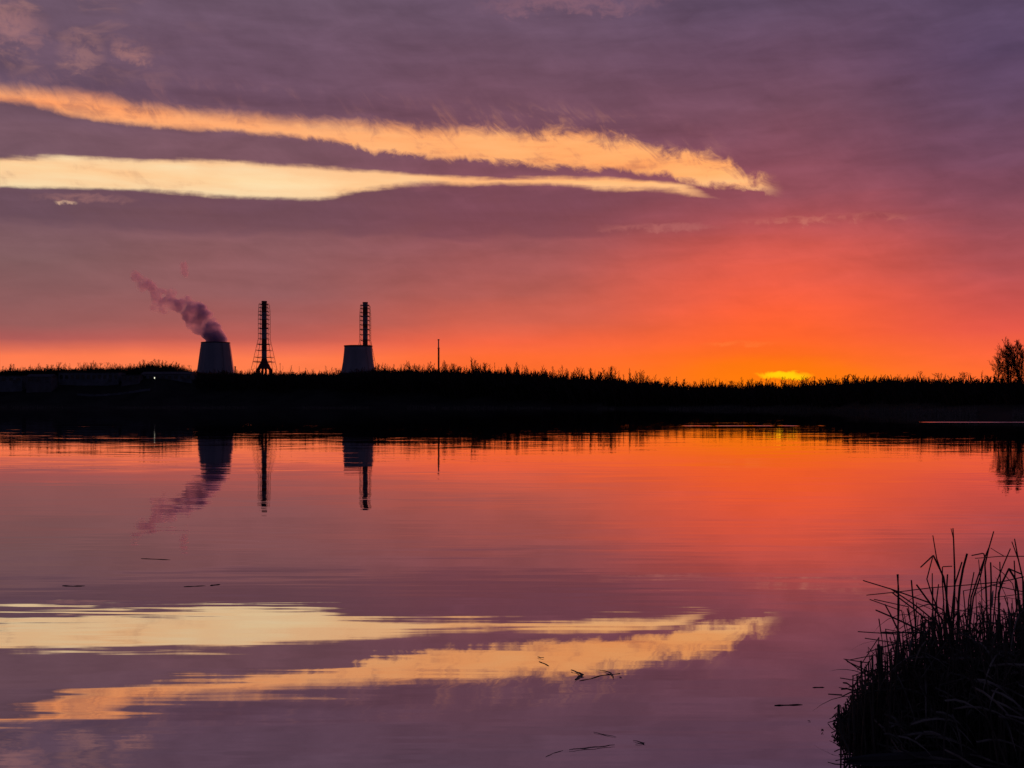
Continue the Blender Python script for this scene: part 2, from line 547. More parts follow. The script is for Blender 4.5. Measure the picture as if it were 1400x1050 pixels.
dash = N.step(N.noise(N.xyz(N.m('MULTIPLY', wx, 0.33), 0.0, 9.0), 1.0, 2.0, 0.5), 0.44, 0.54)
ruf = N.m('MULTIPLY', N.m('MULTIPLY', band(127.8, 130, 0.5), dash), N.m('MULTIPLY', N.step(wx, 19, 21), N.step(wx, 37, 35)))
ruf = N.m('MAXIMUM', ruf, N.m('MULTIPLY', band(153, 157, 0.8), N.step(wx, 56, 62)))
rs = N.m('MULTIPLY_ADD', ruf, 0.22, 0.0)
hx = slope(1.0, 3.0, 1.0, 13.0)
sx_ = N.m('MULTIPLY', N.m('ADD', N.m('ADD', a1[0], a2[0]), a3[0]), calm)
sy_ = N.m('MULTIPLY', N.m('ADD', N.m('ADD', a1[1], a2[1]), a3[1]), calm)
sx_ = N.m('ADD', sx_, N.m('MULTIPLY', hx[0], rs))
sy_ = N.m('SUBTRACT', N.m('ADD', sy_, N.m('MULTIPLY', hx[1], rs)), N.m('MULTIPLY', ruf, 0.10))
nv = N.n('ShaderNodeVectorMath', operation='NORMALIZE')
N.link(N.xyz(sx_, sy_, 1.0), nv.inputs[0])
gl = N.n('ShaderNodeBsdfGlossy')
gl.inputs['Roughness'].default_value = 0.0
gl.inputs['Color'].default_value = (0.97, 0.93, 0.93, 1)
N.link(nv.outputs[0], gl.inputs['Normal'])
df = N.n('ShaderNodeBsdfDiffuse')
df.inputs['Color'].default_value = (0.012, 0.010, 0.014, 1)
fr = N.n('ShaderNodeFresnel')
fr.inputs['IOR'].default_value = 1.333
mx = N.n('ShaderNodeMixShader')
N.link(N.m('MULTIPLY_ADD', fr.outputs[0], 0.40, 0.60), mx.inputs[0])
N.link(df.outputs[0], mx.inputs[1])
N.link(gl.outputs[0], mx.inputs[2])
wo = N.n('ShaderNodeOutputMaterial')
N.link(mx.outputs[0], wo.inputs[0])
wb = MB()
wb.v = [(-3000, -60, 0), (3000, -60, 0), (3000, 2500, 0), (-3000, 2500, 0)]
wb.f = [(0, 1, 2, 3)]
tag(wb.build('water', wm), kind='structure')


# ------------------------------------------------------------------ ground
def interp(x, pts):
    return float(np.interp(x, [p[0] for p in pts], [p[1] for p in pts]))


SHORE = [(-900, 760), (0, 800), (300, 800), (520, 760), (700, 700), (860, 590), (1000, 520), (1100, 430), (1180, 320), (1260, 250), (1400, 205), (1700, 170), (2400, 150)]
RISE = [(-900, 21), (0, 24), (215, 25.5), (260, 23.5), (450, 21.5), (560, 20.5), (700, 16.5), (860, 11), (920, 9.0), (1000, 9.0), (1080, 8.8), (1150, 9.6), (1200, 10.0), (1250, 8.9), (1330, 7.2), (1400, 6.9), (2400, 6)]


def ground_z(x, y):
    d = math.hypot(x, y)
    if y > 60:
        px = 700 + FOC * x / y
        k = y - interp(px, SHORE)
        k += 10 * (mnoise.noise(Vector((x * 0.02, y * 0.02, 3.1))))
        r = interp(px, RISE)
        if k < 0:
            return max(-3.0, k * 0.08)
        z = 1.2 * min(1, k / 8.0)
        s = min(1, max(0, (k - 6) / 85.0))
        z += (r - 1.2) * s * s * (3 - 2 * s)
        z += 0.6 * mnoise.noise(Vector((x * 0.03, y * 0.03, 0))) * min(1, k / 20)
        return z
    # the bank the photographer stands on and the toe of mud under the reeds
    z = 0.85 - max(0.0, y - 0.5) * 0.32
    q = ((x - 4.6) / 1.75) ** 2 + ((y - 8.9) / 1.5) ** 2
    if q < 1:
        z = max(z, 0.11 * (1 - q) ** 0.6 + 0.03 * mnoise.noise(Vector((x * 2.5, y * 2.5, 0))) - 0.02)
    return max(z, -3.0)


gb = MB()
angs = []
a = -180.0
while a < 180:
    angs.append(a)
    a += 0.45 if -36 < a < 36 else 4.0
rads = [0.0] + list(np.linspace(0.6, 14, 42)) + [20, 40, 70, 100, 130] + list(np.arange(150, 1000, 8.0)) + [1010, 1030, 1060, 1100, 1160, 1250, 1400, 1600, 2000, 2600, 3600, 5000]
for r in rads:
    for a in angs:
        x, y = r * math.sin(math.radians(a)), r * math.cos(math.radians(a))
        gb.v.append((x, y, ground_z(x, y) if r < 3000 else 16.0))
na = len(angs)
for i in range(len(rads) - 1):
    for k in range(na):
        k2 = (k + 1) % na
        gb.f.append((i * na + k, i * na + k2, (i + 1) * na + k2, (i + 1) * na + k))
tag(gb.build('ground', M['ground'], None, True), kind='structure')

# ------------------------------------------------------------------ cooling towers
D = 1500.0


def cooling_tower(px, label, prof, mat_shell, rim_out, facets, lifts):
    base_z = 14.0
    p = at(px, 500, D)
    t_ = thing('cooling_tower', label, 'cooling tower', (p.x, p.y, base_z), 0.2)
    ztop = prof[-1][1]
    pr = [(r, z - base_z) for r, z in prof]
    inner = [(r - 0.9, z) for r, z in pr[::-1]]
    MB().lathe(pr + inner + [pr[0]], facets).build('shell', mat_shell, t_, facets > 40)
    rt, zt = pr[-1]
    MB().lathe([(rt + 0.05, zt - 0.9), (rt + rim_out, zt - 0.9), (rt + rim_out, zt + 0.5), (rt - 1.0, zt + 0.5), (rt - 1.0, zt + 0.02)], facets).build('rim', M['dark_rim'], t_)
    for f in lifts:
        zz = pr[0][1] + (zt - pr[0][1]) * f
        rr = float(np.interp(zz, [q[1] for q in pr], [q[0] for q in pr]))
        MB().lathe([(rr - 0.2, zz - 0.3), (rr + 0.22, zz - 0.3), (rr + 0.2, zz + 0.3), (rr - 0.25, zz + 0.3)], facets).build('stiffening_ring', mat_shell, t_)
    lad = MB()
    for s in (-0.35, 0.35):
        lad.tube([(pr[0][0] * math.sin(0.5) + s, -pr[0][0] * math.cos(0.5) - 0.8, pr[0][1]), (rt * math.sin(0.5) + s, -rt * math.cos(0.5) - 0.8, zt)], 0.12, 4)
    for i in range(40):
        f = i / 40
        rr = pr[0][0] * (1 - f) + rt * f
        lad.box((rr * math.sin(0.5), -rr * math.cos(0.5) - 0.8, pr[0][1] * (1 - f) + zt * f), (0.7, 0.1, 0.1))
    lad.build('ladder', M['steel'], t_)
    MB().lathe([(pr[0][0] + 3.0, -2.0), (pr[0][0] + 3.0, 1.2), (pr[0][0] - 1.6, 1.2), (pr[0][0] - 1.6, -2.0)], facets).build('basin', M['dark_rim'], t_)
    return t_


H0 = EYE + HZN        # picture row -> height at 1500 m: z = H0 - row
cooling_tower(294.8, 'pale straight-sided cooling tower with a steam plume rising from its mouth',
              [(31.5, 18), (24.3, H0 - 505), (22.6, H0 - 493), (21.0, H0 - 481), (19.2, H0 - 468.5)], M['cladding'], 0.35, 20, [0.45, 0.86])
cooling_tower(489.8, 'steamless concave cooling tower standing in front of a lattice chimney',
              [(34, 18), (25.5, H0 - 515), (22.6, H0 - 505), (20.9, H0 - 496), (19.9, H0 - 487), (19.2, H0 - 480), (18.8, H0 - 473)], M['concrete'], 0.7, 64, [0.5])


# ------------------------------------------------------------------ chimneys in lattice frames
def chimney(px, label, d, rows_top, platforms, bands, splay_row, splay_half, base_row, flare):
    k = d / FOC
    base_z = 14.0
    P = at(px, 500, d)
    t_ = thing('lattice_chimney', label, 'chimney', (P.x, P.y, base_z), 0.0)

    def z(row):
        return EYE + (HZN - row) * k - base_z

    rr = 3.45 * k
    for i in range(len(bands) - 1):
        (r0, c), (r1, _) = bands[i], bands[i + 1]
        e = 0.02 * (i % 2)
        MB().lathe([(rr - 0.5 * k, z(r1)), (rr + e, z(r1)), (rr + e, z(r0)), (rr - 0.5 * k, z(r0))], 20).build('chimney_section', M[c], t_, False)
    MB().lathe([(rr - 0.5 * k, z(rows_top) - 1.5), (rr + 0.25, z(rows_top) - 1.5), (rr + 0.25, z(rows_top) + 0.4), (rr - 0.5 * k, z(rows_top) + 0.4), (rr - 0.5 * k, z(rows_top) - 2)], 20).build('cap', M['dark_rim'], t_)
    if flare:
        zf0, zf1 = z(flare), z(base_row)
        sk = MB()
        # a flared skirt standing on feet with arches between them
        zb = z(504.2)
        prof = [(rr * 0.6, zb), (9.4 * k, zb), (7.4 * k, z(499.5)), (5.4 * k, z(496)), (4.1 * k, z(493)), (rr + 0.06, zf0), (rr * 0.6, zf0)]
        sk.lathe(prof, 20)
        for q in range(6):
            a = math.pi / 6 + q * math.pi / 3
            sk.tube([(8.3 * k * math.cos(a), 8.3 * k * math.sin(a), zb + 0.5), (10.2 * k * math.cos(a), 10.2 * k * math.sin(a), zf1), (10.6 * k * math.cos(a), 10.6 * k * math.sin(a), -3)], [1.6 * k, 1.6 * k, 1.6 * k], 6)
        sk.build('skirt', M['red_paint'], t_)
    else:
        MB().lathe([(rr * 0.98, z(base_row)), (rr, z(bands[-1][0]))], 20).build('chimney_section', M['white_paint'], t_)

    def half(row):
        top_half = 5.6
        st = 6.7
        if row <= splay_row:
            f = (row - rows_top) / (splay_row - rows_top)
            return (top_half + (st - top_half) * min(1, f * 3)) * k
        return (st + (splay_half - st) * (row - splay_row) / (base_row - splay_row)) * k

    rows = platforms + [base_row]
    for sx in (-1, 1):
        for sy in (-1, 1):
            pts = [(sx * half(r), sy * half(r), z(r)) for r in rows]
            MB().tube(pts, 0.27 * k, 4).build('lattice_leg', M['steel'], t_)
    for i, r in enumerate(platforms):
        h = half(r)
        pb = MB()
        th = 0.55 * k if i % 3 == 0 else 0.34 * k
        for s in (-1, 1):
            pb.box((0, s * h, z(r)), (2 * h, 0.5 * k, th))
            pb.box((s * h, 0, z(r)), (0.5 * k, 2 * h - 0.5 * k - 0.01, th))
            # spokes that hold the flue
            pb.box((s * (rr + h) / 2, 0, z(r) + 0.01), (h - rr, 0.6 * k, th * 1.1))
            pb.box((0, s * (rr + h) / 2, z(r) + 0.012), (0.6 * k, h - rr, th * 1.1))
        pb.build('platform', M['steel'], t_)
        if i % 3 == 0:
            hr = MB()
            for s in (-1, 1):
                hr.box((0, s * h, z(r) + 1.3 * k), (2 * h, 0.12 * k, 0.12 * k))
                hr.box((s * h, 0, z(r) + 1.3 * k), (0.12 * k, 2 * h - 0.2, 0.12 * k))
            hr.build('railing', M['steel'], t_)
    for i in range(len(rows) - 1):
        r0, r1 = rows[i], rows[i + 1]
        h0, h1 = half(r0), half(r1)
        br = MB()
        for s in (-1, 1):
            br.tube([(-h0, s * h0, z(r0)), (h1, s * h1, z(r1))], 0.10 * k, 3)
            br.tube([(s * h0, -h0, z(r0)), (s * h1, h1, z(r1))], 0.10 * k, 3)
            br.tube([(h0, s * h0, z(r0)), (-h1, s * h1, z(r1))], 0.10 * k, 3)
        br.build('diagonal_brace', M['steel'], t_)
    return t_


p1 = [416, 420.8, 426, 430.9, 436.6, 442.9, 449.1, 456.2, 463.4, 470.9, 479.1, 488.6, 494.9]
chimney(361.3, 'tall red and white lattice chimney with a flared base between the cooling towers', 1500.0, 412, p1,
        [(412, 'red_paint'), (427, 'white_paint'), (437, 'red_paint'), (450, 'white_paint'), (463.5, 'red_paint'), (480, 'white_paint'), (492, 'red_paint')], 463.4, 14.6, 506, 490)
p2 = [417.5, 422, 427.4, 432.6, 438.3, 444.3, 450.9, 457.7, 465.1, 473, 482, 492]
chimney(499.4, 'tall lattice chimney rising from behind the steamless cooling tower', 1600.0, 413.5, p2,
        [(413.5, 'white_paint'), (420, 'red_paint'), (431, 'white_paint'), (443, 'red_paint'), (448, 'white_paint'), (464, 'red_paint'), (474, 'white_paint')], 466, 14.0, 506, None)

# slender flue stack further along the wood
P = at(599.6, 500, 1300)
k = 1300 / FOC
ms = thing('mast', 'slender lone mast rising above the wood beside the steamless tower', 'mast', (P.x, P.y, 12))
zz = lambda row: EYE + (HZN - row) * k - 12
MB().tube([(0, 0, -2), (0, 0, zz(476))], [1.25 * k, 1.05 * k], 10).build('shaft', M['red_paint'], ms)
MB().tube([(0, 0, zz(476)), (0, 0, zz(465.5))], [0.85 * k, 0.8 * k], 10).build('shaft', M['white_paint'], ms)
MB().lathe([(0.6, zz(465.4)), (1.35 * k, zz(465.2)), (1.35 * k, zz(463.9)), (0.5, zz(463.7))], 10).build('head', M['steel'], ms)
MB().lathe([(0.8, zz(476.6)), (1.7 * k, zz(476.4)), (1.7 * k, zz(475.7)), (0.8, zz(475.5))], 10).build('gallery', M['steel'], ms)
MB().box((1.5 * k, -0.4, zz(490)), (0.25 * k, 0.25 * k, 26)).build('ladder', M['steel'], ms)
P = at(321.5, 505, 1450)
st = thing('stack', 'stubby flue stack at the foot of the steaming cooling tower', 'stack', (P.x, P.y, 14))
MB().tube([(0, 0, 0), (0, 0, EYE + (HZN - 501.0) * 1450 / FOC - 14)], [1.1, 0.9], 8).build('pipe', M['steel'], st)
MB().lathe([(0.9, EYE + (HZN - 501.6) * 1450 / FOC - 14), (1.25, EYE + (HZN - 501.6) * 1450 / FOC - 14), (1.25, EYE + (HZN - 500.8) * 1450 / FOC - 14), (0.7, EYE + (HZN - 500.8) * 1450 / FOC - 14)], 8).build('cowl', M['dark_rim'], st)
P = at(383, 505, 1400)
st = thing('pole', 'thin pole with a crosspiece right of the flared chimney', 'pole', (P.x, P.y, 14))
hh = EYE + (HZN - 496.5) * 1400 / FOC - 14
MB().tube([(0, 0, 0), (0, 0, hh)], [0.35, 0.22], 6).build('post', M['steel'], st)
MB().box((0, -0.3, hh - 1.0), (2.2, 0.3, 0.35)).build('crosspiece', M['steel'], st)

# ------------------------------------------------------------------ steam
STEAM = bpy.data.materials.new('steam')
STEAM.use_nodes = True
N = NT(STEAM.node_tree)
STEAM.node_tree.nodes.clear()
tcn = N.n('ShaderNodeTexCoord')
po = N.n('ShaderNodeSeparateXYZ')
N.link(tcn.outputs['Object'], po.inputs[0])
n1 = N.noise(tcn.outputs['Object'], 0.085, 5.0, 0.6, 0.8)
n2 = N.noise(tcn.outputs['Object'], 0.04, 2.0, 0.5, 0.2)
# thins out downwind (object x runs from the mouth at 0 to about -110 m)
dens = N.ramp(N.m('DIVIDE', po.outputs[0], -110.0), [(0.0, (1, 1, 1, 1)), (0.22, (0.75, 0.75, 0.75, 1)), (0.45, (0.75, 0.75, 0.75, 1)), (0.7, (0.5, 0.5, 0.5, 1)), (1.0, (0.34, 0.34, 0.34, 1))])
solid = N.step(po.outputs[2], 30.0, 4.0)
cut = N.m('MAXIMUM', N.step(N.m('MULTIPLY_ADD', n2, 0.4, N.m('MULTIPLY', n1, 0.6)), 0.38, 0.60), solid)
pv = N.n('ShaderNodeVolumePrincipled')
pv.inputs['Color'].default_value = (0.76, 0.78, 1.0, 1)
pv.inputs['Anisotropy'].default_value = 0.55
N.link(N.m('MULTIPLY', N.m('MULTIPLY', dens, cut), 0.32), pv.inputs['Density'])
vo = N.n('ShaderNodeOutputMaterial')
N.link(pv.outputs[0], vo.inputs['Volume'])
ctex = bpy.data.textures.new('billow', 'CLOUDS')
ctex.noise_scale = 9.0
ctex.noise_depth = 3


def ico():
    import bmesh
    bm = bmesh.new()
    bmesh.ops.create_icosphere(bm, subdivisions=2, radius=1)
    vs_ = [tuple(q.co) for q in bm.verts]
    fs_ = [tuple(q.index for q in f.verts) for f in bm.faces]
    bm.free()
    return vs_, fs_


IV, IF = ico()


def steam(name, label, blobs, origin, voxel, disp):
    b = MB()
    for px, py, rx, rz, dy in blobs:
        rx, rz = rx * 1.2 + 1.6, rz * 1.2 + 1.4
        c = at(px, py, D + dy) - Vector(origin)
        s = len(b.v)
        b.v += [(c.x + q[0] * rx, c.y + q[1] * rx * 0.9, c.z + q[2] * rz) for q in IV]
        b.f += [tuple(s + i for i in f) for f in IF]
    o = b.build(name, STEAM)
    o.location = origin
    rm = o.modifiers.new('union', 'REMESH')
    rm.mode = 'VOXEL'
    rm.voxel_size = voxel
    dm = o.modifiers.new('billow', 'DISPLACE')
    dm.texture = ctex
    dm.texture_coords = 'LOCAL'
    dm.strength = disp
    dm.mid_level = 0.5
    return tag(o, label, 'steam')


OR = at(295, 468.5, D)
bl = [(294.5, 471, 12.0, 4, 0), (295.5, 464, 12.0, 6, 0), (291, 457, 12.5, 8, 0), (300, 460, 7.0, 5, 2), (288, 449, 11.5, 10, 0), (283, 441, 11.0, 9, 1), (278, 433, 11.0, 8.5, 0),
      (270, 425, 11.0, 9.0, 0), (262, 421, 9.5, 8, 2), (254, 424, 8.5, 6, 1), (247, 420, 8, 6, -2), (250, 413, 5, 4, 0), (238, 417, 9, 7, 2), (231, 412, 8, 6, 0), (224, 414, 5.5, 5, 0), (214, 410, 5.5, 8, 2),
      (212, 400, 5, 7, 0), (220, 398, 5.5, 3, 0), (206, 392, 6.5, 5, 0), (198, 387, 7.5, 6, 3), (189, 380, 8, 5, 0), (193, 392, 5, 6, 0), (234, 400, 6, 5, -3), (258, 410, 5, 4, 0), (184, 374, 4, 4, 0),
      (272, 448, 8, 8, -3), (264, 440, 8, 8, -2), (258, 432, 7, 6, -1), (224, 424, 5, 4, 1), (211, 422, 4, 4, 1)]
steam('steam_plume', 'purple steam plume leaning leftwards from the cooling tower mouth', bl, OR, 1.6, 5.0)
steam('steam_wisp', 'faint pink wisp of steam floating alone above the plume', [(252, 369, 3.2, 6.5, 0), (251, 363, 3.5, 4.5, 0), (254, 374, 2.5, 4, 1)], tuple(at(252, 368, D) + Vector((85, 0, -80))), 0.9, 2.0)
bpy.data.objects['steam_wisp'].data  # origin is set back so that the same thinning applies

# ------------------------------------------------------------------ works buildings on the far bank
def shed(name, label, x0, x1, top, bot, d, wall, nwin, roofkind, depth=16.0):
    k = d / FOC
    a, b = at(x0, bot, d), at(x1, bot, d)
    w = b.x - a.x
    h = (bot - top) * k
    g = min(ground_z(a.x, d), ground_z(b.x, d)) - 0.6
    t_ = thing(name, label, 'building', ((a.x + b.x) / 2, d, a.z))
    MB().box((0, depth / 2, h / 2 - (a.z - g) / 2), (w, depth, h + (a.z - g))).build('wall', M[wall], t_)
    if roofkind == 'flat':
        MB().box((0, depth / 2, h + 0.25), (w + 0.8, depth + 0.8, 0.5)).build('roof', M['shed_roof'], t_)
    else:
        rb = MB()
        hw, rz_ = w / 2 + 0.5, h + 2.2
        rb.v = [(-hw, -0.5, h), (hw, -0.5, h), (hw, depth + 0.5, h), (-hw, depth + 0.5, h), (-hw, depth / 2, rz_), (hw, depth / 2, rz_)]
        rb.f = [(0, 1, 5, 4), (2, 3, 4, 5), (0, 4, 3), (1, 2, 5), (3, 2, 1, 0)]
        rb.build('roof', M['shed_roof'], t_)
    for i in range(nwin):
        cx = -w / 2 + (i + 0.5) * w / nwin
        wn = MB().box((cx, -0.02, h * 0.55), (w / nwin * 0.55, 0.12, h * 0.4)).build('window', M['glass'], t_)
        MB().box((cx, -0.1, h * 0.55 - h * 0.2 - 0.12), (w / nwin * 0.62, 0.3, 0.16)).build('sill', M['shed_wall'], wn)
    MB().box((w * 0.36, -0.03, 1.4), (2.4, 0.14, 2.8)).build('door', M['steel'], t_)
    return t_


shed('works_building', 'low pale works building at the left end of the far bank', -40, 30, 514, 524, 850, 'shed_wall', 7, 'flat')
shed('works_building', 'small gabled shed between the left-end works building and the long hall', 36, 70, 515, 523, 846, 'shed_brick', 3, 'gable', 12)
shed('works_building', 'long flat-roofed hall with a row of dark windows under the wood', 80, 162, 509.5, 522, 862, 'shed_wall', 11, 'flat')
shed('works_building', 'squat brick building between the long hall and the lit lamp', 166, 190, 513, 522, 858, 'shed_brick', 3, 'flat')
shed('works_building', 'gabled works shed behind the lit lamp near the steaming tower', 193, 262, 511.5, 521, 868, 'shed_wall', 8, 'gable')
# perimeter wall
a, b = at(105, 529.5, 842), at(205, 529.5, 842)
pw = thing('perimeter_wall', 'low pale perimeter wall below the works buildings', 'wall', ((a.x + b.x) / 2, 842, 0))
n = 14
for i in range(n):
    x = (i + 0.5) / n * (b.x - a.x) - (b.x - a.x) / 2
    g = ground_z((a.x + b.x) / 2 + x, 842)
    MB().box((x, 0, g + 0.6), ((b.x - a.x) / n - 0.5, 0.2, 2.2)).build('panel', M['shed_wall'], pw)
    MB().box((x + (b.x - a.x) / n / 2, 0, g + 0.7), (0.48, 0.4, 2.6)).build('post', M['shed_wall'], pw)

# the one lit lamp
LM = bpy.data.materials.new('lamp_glow')
LM.use_nodes = True
LM.node_tree.nodes['Principled BSDF'].inputs['Emission Color'].default_value = (0.95, 0.95, 0.7, 1)
LM.node_tree.nodes['Principled BSDF'].inputs['Emission Strength'].default_value = 1.3
P = at(211.5, 517, 840)
gz = ground_z(P.x, 840)
lm = thing('lamp_post', 'lit floodlight on a post among the works buildings', 'lamp', (P.x, 840, gz - 0.3))
hh = P.z - gz + 0.3
MB().tube([(0.2, 0.3, 0), (0.2, 0.3, hh + 0.6)], [0.16, 0.1], 6).build('post', M['steel'], lm)
hd = MB().box((-0.1, 0.12, hh + 0.2), (0.8, 0.3, 1.4)).build('lamp_head', M['steel'], lm)
MB().box((-0.1, -0.06, hh + 0.2), (0.6, 0.04, 1.2)).build('lens', LM, hd)


# ------------------------------------------------------------------ trees
def seg_mesh(segs, sides=3):
    """segs: array rows p0(3) p1(3) r0 r1 -> verts, quads"""
    s = np.asarray(segs, dtype=np.float64)
    p0, p1, r0, r1 = s[:, 0:3], s[:, 3:6], s[:, 6:7], s[:, 7:8]
    d = p1 - p0
    d /= np.maximum(np.linalg.norm(d, axis=1, keepdims=True), 1e-9)
    ref = np.where(np.abs(d[:, 2:3]) < 0.9, np.array([[0, 0, 1.0]]), np.array([[1.0, 0, 0]]))
    u_ = np.cross(d, ref)
    u_ /= np.maximum(np.linalg.norm(u_, axis=1, keepdims=True), 1e-9)
    w_ = np.cross(d, u_)
    vs_ = []
    for p, r in ((p0, r0), (p1, r1)):
        for q in range(sides):
            a = 2 * math.pi * q / sides
            vs_.append(p + r * (u_ * math.cos(a) + w_ * math.sin(a)))
    V = np.stack(vs_, axis=1)            # n, 2*sides, 3
    nseg = len(s)
    base = (np.arange(nseg) * 2 * sides)[:, None]
    F = []
    for q in range(sides):
        q2 = (q + 1) % sides
        F.append(np.concatenate([base + q, base + q2, base + sides + q2, base + sides + q], axis=1))
    F = np.stack(F, axis=1).reshape(-1, 4)
    return V.reshape(-1, 3), F


def np_mesh(name, V, F, material):
    me = bpy.data.meshes.new(name)
    me.vertices.add(len(V))
    me.vertices.foreach_set('co', V.astype(np.float32).ravel())
    me.loops.add(F.size)
    me.loops.foreach_set('vertex_index', F.astype(np.int32).ravel())
    me.polygons.add(len(F))
    me.polygons.foreach_set('loop_start', np.arange(0, F.size, 4, dtype=np.int32))
    me.update(calc_edges=True)
    me.materials.append(material)
    return me


def rnd_dir(rng, axis, ang):
    """unit vector at ang radians from axis"""
    ax = Vector(axis).normalized()
    o = ax.cross(Vector((0.3, 0.7, 0.2)) if abs(ax.x) > 0.6 else Vector((1, 0, 0))).normalized()
    p = ax.cross(o)
    f = rng.uniform(0, 2 * math.pi)
    return np.array(ax * math.cos(ang) + (o * math.cos(f) + p * math.sin(f)) * math.sin(ang))


def bare_tree(rng, h=10.0, nbranch=20, ang=(0.45, 0.8), reach=0.34, start=0.2, twigs=5, lift=0.35, r0=0.16, levels=2, rt=0.035, fork=1):
    """returns trunk segments and crown segments of a leafless tree of height h"""
    trunk, crown = [], []
    tops = []
    for f in range(fork):
        p = np.array([0.0, 0, 0])
        d = rnd_dir(rng, np.array([0, 0, 1.0]), 0.03 + (0.10 + 0.05 * f if fork > 1 else 0))
        n = 7
        pts = [p.copy()]
        for i in range(n):
            d = rnd_dir(rng, d * 0.8 + np.array([0, 0, 0.35]), 0.07)
            p = p + d * h * 0.97 / n
            pts.append(p.copy())
        rad = [r0 * (1 - 0.86 * (i / n)) for i in range(n + 1)]
        for i in range(n):
            trunk.append([*pts[i], *pts[i + 1], rad[i], rad[i + 1]])
        tops.append((pts, rad))

    def grow(p, d, L, r, lev):
        k = 3 if lev == 0 else 2
        q = p
        for i in range(k):
            dd = rnd_dir(rng, d + np.array([0, 0, lift * (0.35 + i * 0.3)]), 0.16)
            q2 = q + dd * L / k
            ra, rb = max(rt * 0.6, r * (1 - 0.75 * i / k)), max(rt * 0.5, r * (1 - 0.75 * (i + 1) / k))
            crown.append([*q, *q2, ra, rb])
            if lev < levels:
                m = max(1, int(round(twigs / k + rng.uniform(-0.4, 0.4))))
                for _ in range(m):
                    f = rng.uniform(0.2, 1)
                    grow(q + (q2 - q) * f, rnd_dir(rng, dd, rng.uniform(0.35, 0.75)), L * rng.uniform(0.3, 0.5), max(rt, r * 0.45), lev + 1)
            q, d = q2, dd

    for pts, rad in tops:
        for b in range(nbranch // fork):
            f = start + (1 - start) * (b + rng.uniform(0, 1)) / (nbranch / fork)
            i = min(len(pts) - 2, int(f * (len(pts) - 1)))
            ff = f * (len(pts) - 1) - i
            p = pts[i] + (pts[i + 1] - pts[i]) * min(1, ff)
            L = h * reach * (1.15 - f * 0.85) * rng.uniform(0.7, 1.2)
            if f < 0.35:
                L *= 0.6 + f
            grow(p, rnd_dir(rng, np.array([0, 0, 1.0]), rng.uniform(*ang)), L, rad[i] * 0.5, 0)
    return trunk, crown


def shrub(rng, h=4.0, w=3.6, stems=15):
    s = []
    for _ in range(stems):
        a = rng.uniform(0, 2 * math.pi)
        r = w * 0.5 * math.sqrt(rng.uniform(0, 1))
        p = np.array([r * math.cos(a), r * math.sin(a), -0.3])
        d = np.array([math.cos(a) * 0.3, math.sin(a) * 0.3, 1.0]) + rng.normal(0, 0.12, 3)
        L = h * rng.uniform(0.55, 1.0)
        q = p + d / np.linalg.norm(d) * L * 0.6
        s.append([*p, *q, 0.13, 0.09])
        for _ in range(3):
            e = q + (d / np.linalg.norm(d) + rng.normal(0, 0.35, 3)) * L * rng.uniform(0.25, 0.45)
            s.append([*q, *e, 0.09, 0.05])
    return s


rng = np.random.default_rng(11)
KINDS = []
for i in range(4):      # slender upright trees, feathery
    KINDS.append(bare_tree(rng, 10, 15, (0.25, 0.6), 0.30, 0.12, 3, 0.55, 0.12, 2, 0.048))
for i in range(3):      # rounder
    KINDS.append(bare_tree(rng, 10, 14, (0.4, 0.9), 0.40, 0.14, 3, 0.4, 0.15, 2, 0.05))
for i in range(2):      # whip-like pioneers
    KINDS.append(bare_tree(rng, 10, 14, (0.15, 0.4), 0.17, 0.25, 3, 0.7, 0.09, 1, 0.05))
SHRUBS = [shrub(rng) for _ in range(5)]
KMESH = [seg_mesh(t_ + c_) for t_, c_ in KINDS]
SMESH = [seg_mesh(s) for s in SHRUBS]

# skyline of the wood, as rows in the picture: closed canopy line
SKYL = [(-300, 503), (0, 504), (50, 502), (100, 501.5), (150, 501.5), (190, 499.5), (205, 496), (215, 495), (228, 496), (241, 498), (248, 503), (270, 507), (330, 507), (400, 508), (450, 508), (515, 503), (560, 502), (600, 503.5),
        (650, 502.5), (700, 505.5), (750, 508.5), (800, 511), (850, 514), (880, 518), (905, 522), (950, 523), (1000, 523), (1050, 522.5), (1100, 521.5), (1130, 517.5), (1160, 513), (1220, 512), (1300, 513), (1330, 515), (1360, 513), (1400, 512), (1700, 510)]
DEPTH = [(-300, 900), (0, 905), (300, 900), (520, 850), (700, 780), (860, 650), (1000, 575), (1100, 480), (1180, 372), (1260, 300), (1400, 252), (1700, 215)]


def place(acc, mesh, x, y, z, s, sz, rot):
    V, F = mesh
    c, sn = math.cos(rot), math.sin(rot)
    Q = np.empty_like(V)
    Q[:, 0] = (V[:, 0] * c - V[:, 1] * sn) * s + x
    Q[:, 1] = (V[:, 0] * sn + V[:, 1] * c) * s + y
    Q[:, 2] = V[:, 2] * sz + z
    acc[0].append(Q)
    acc[1].append(F + acc[2])
    acc[2] += len(V)


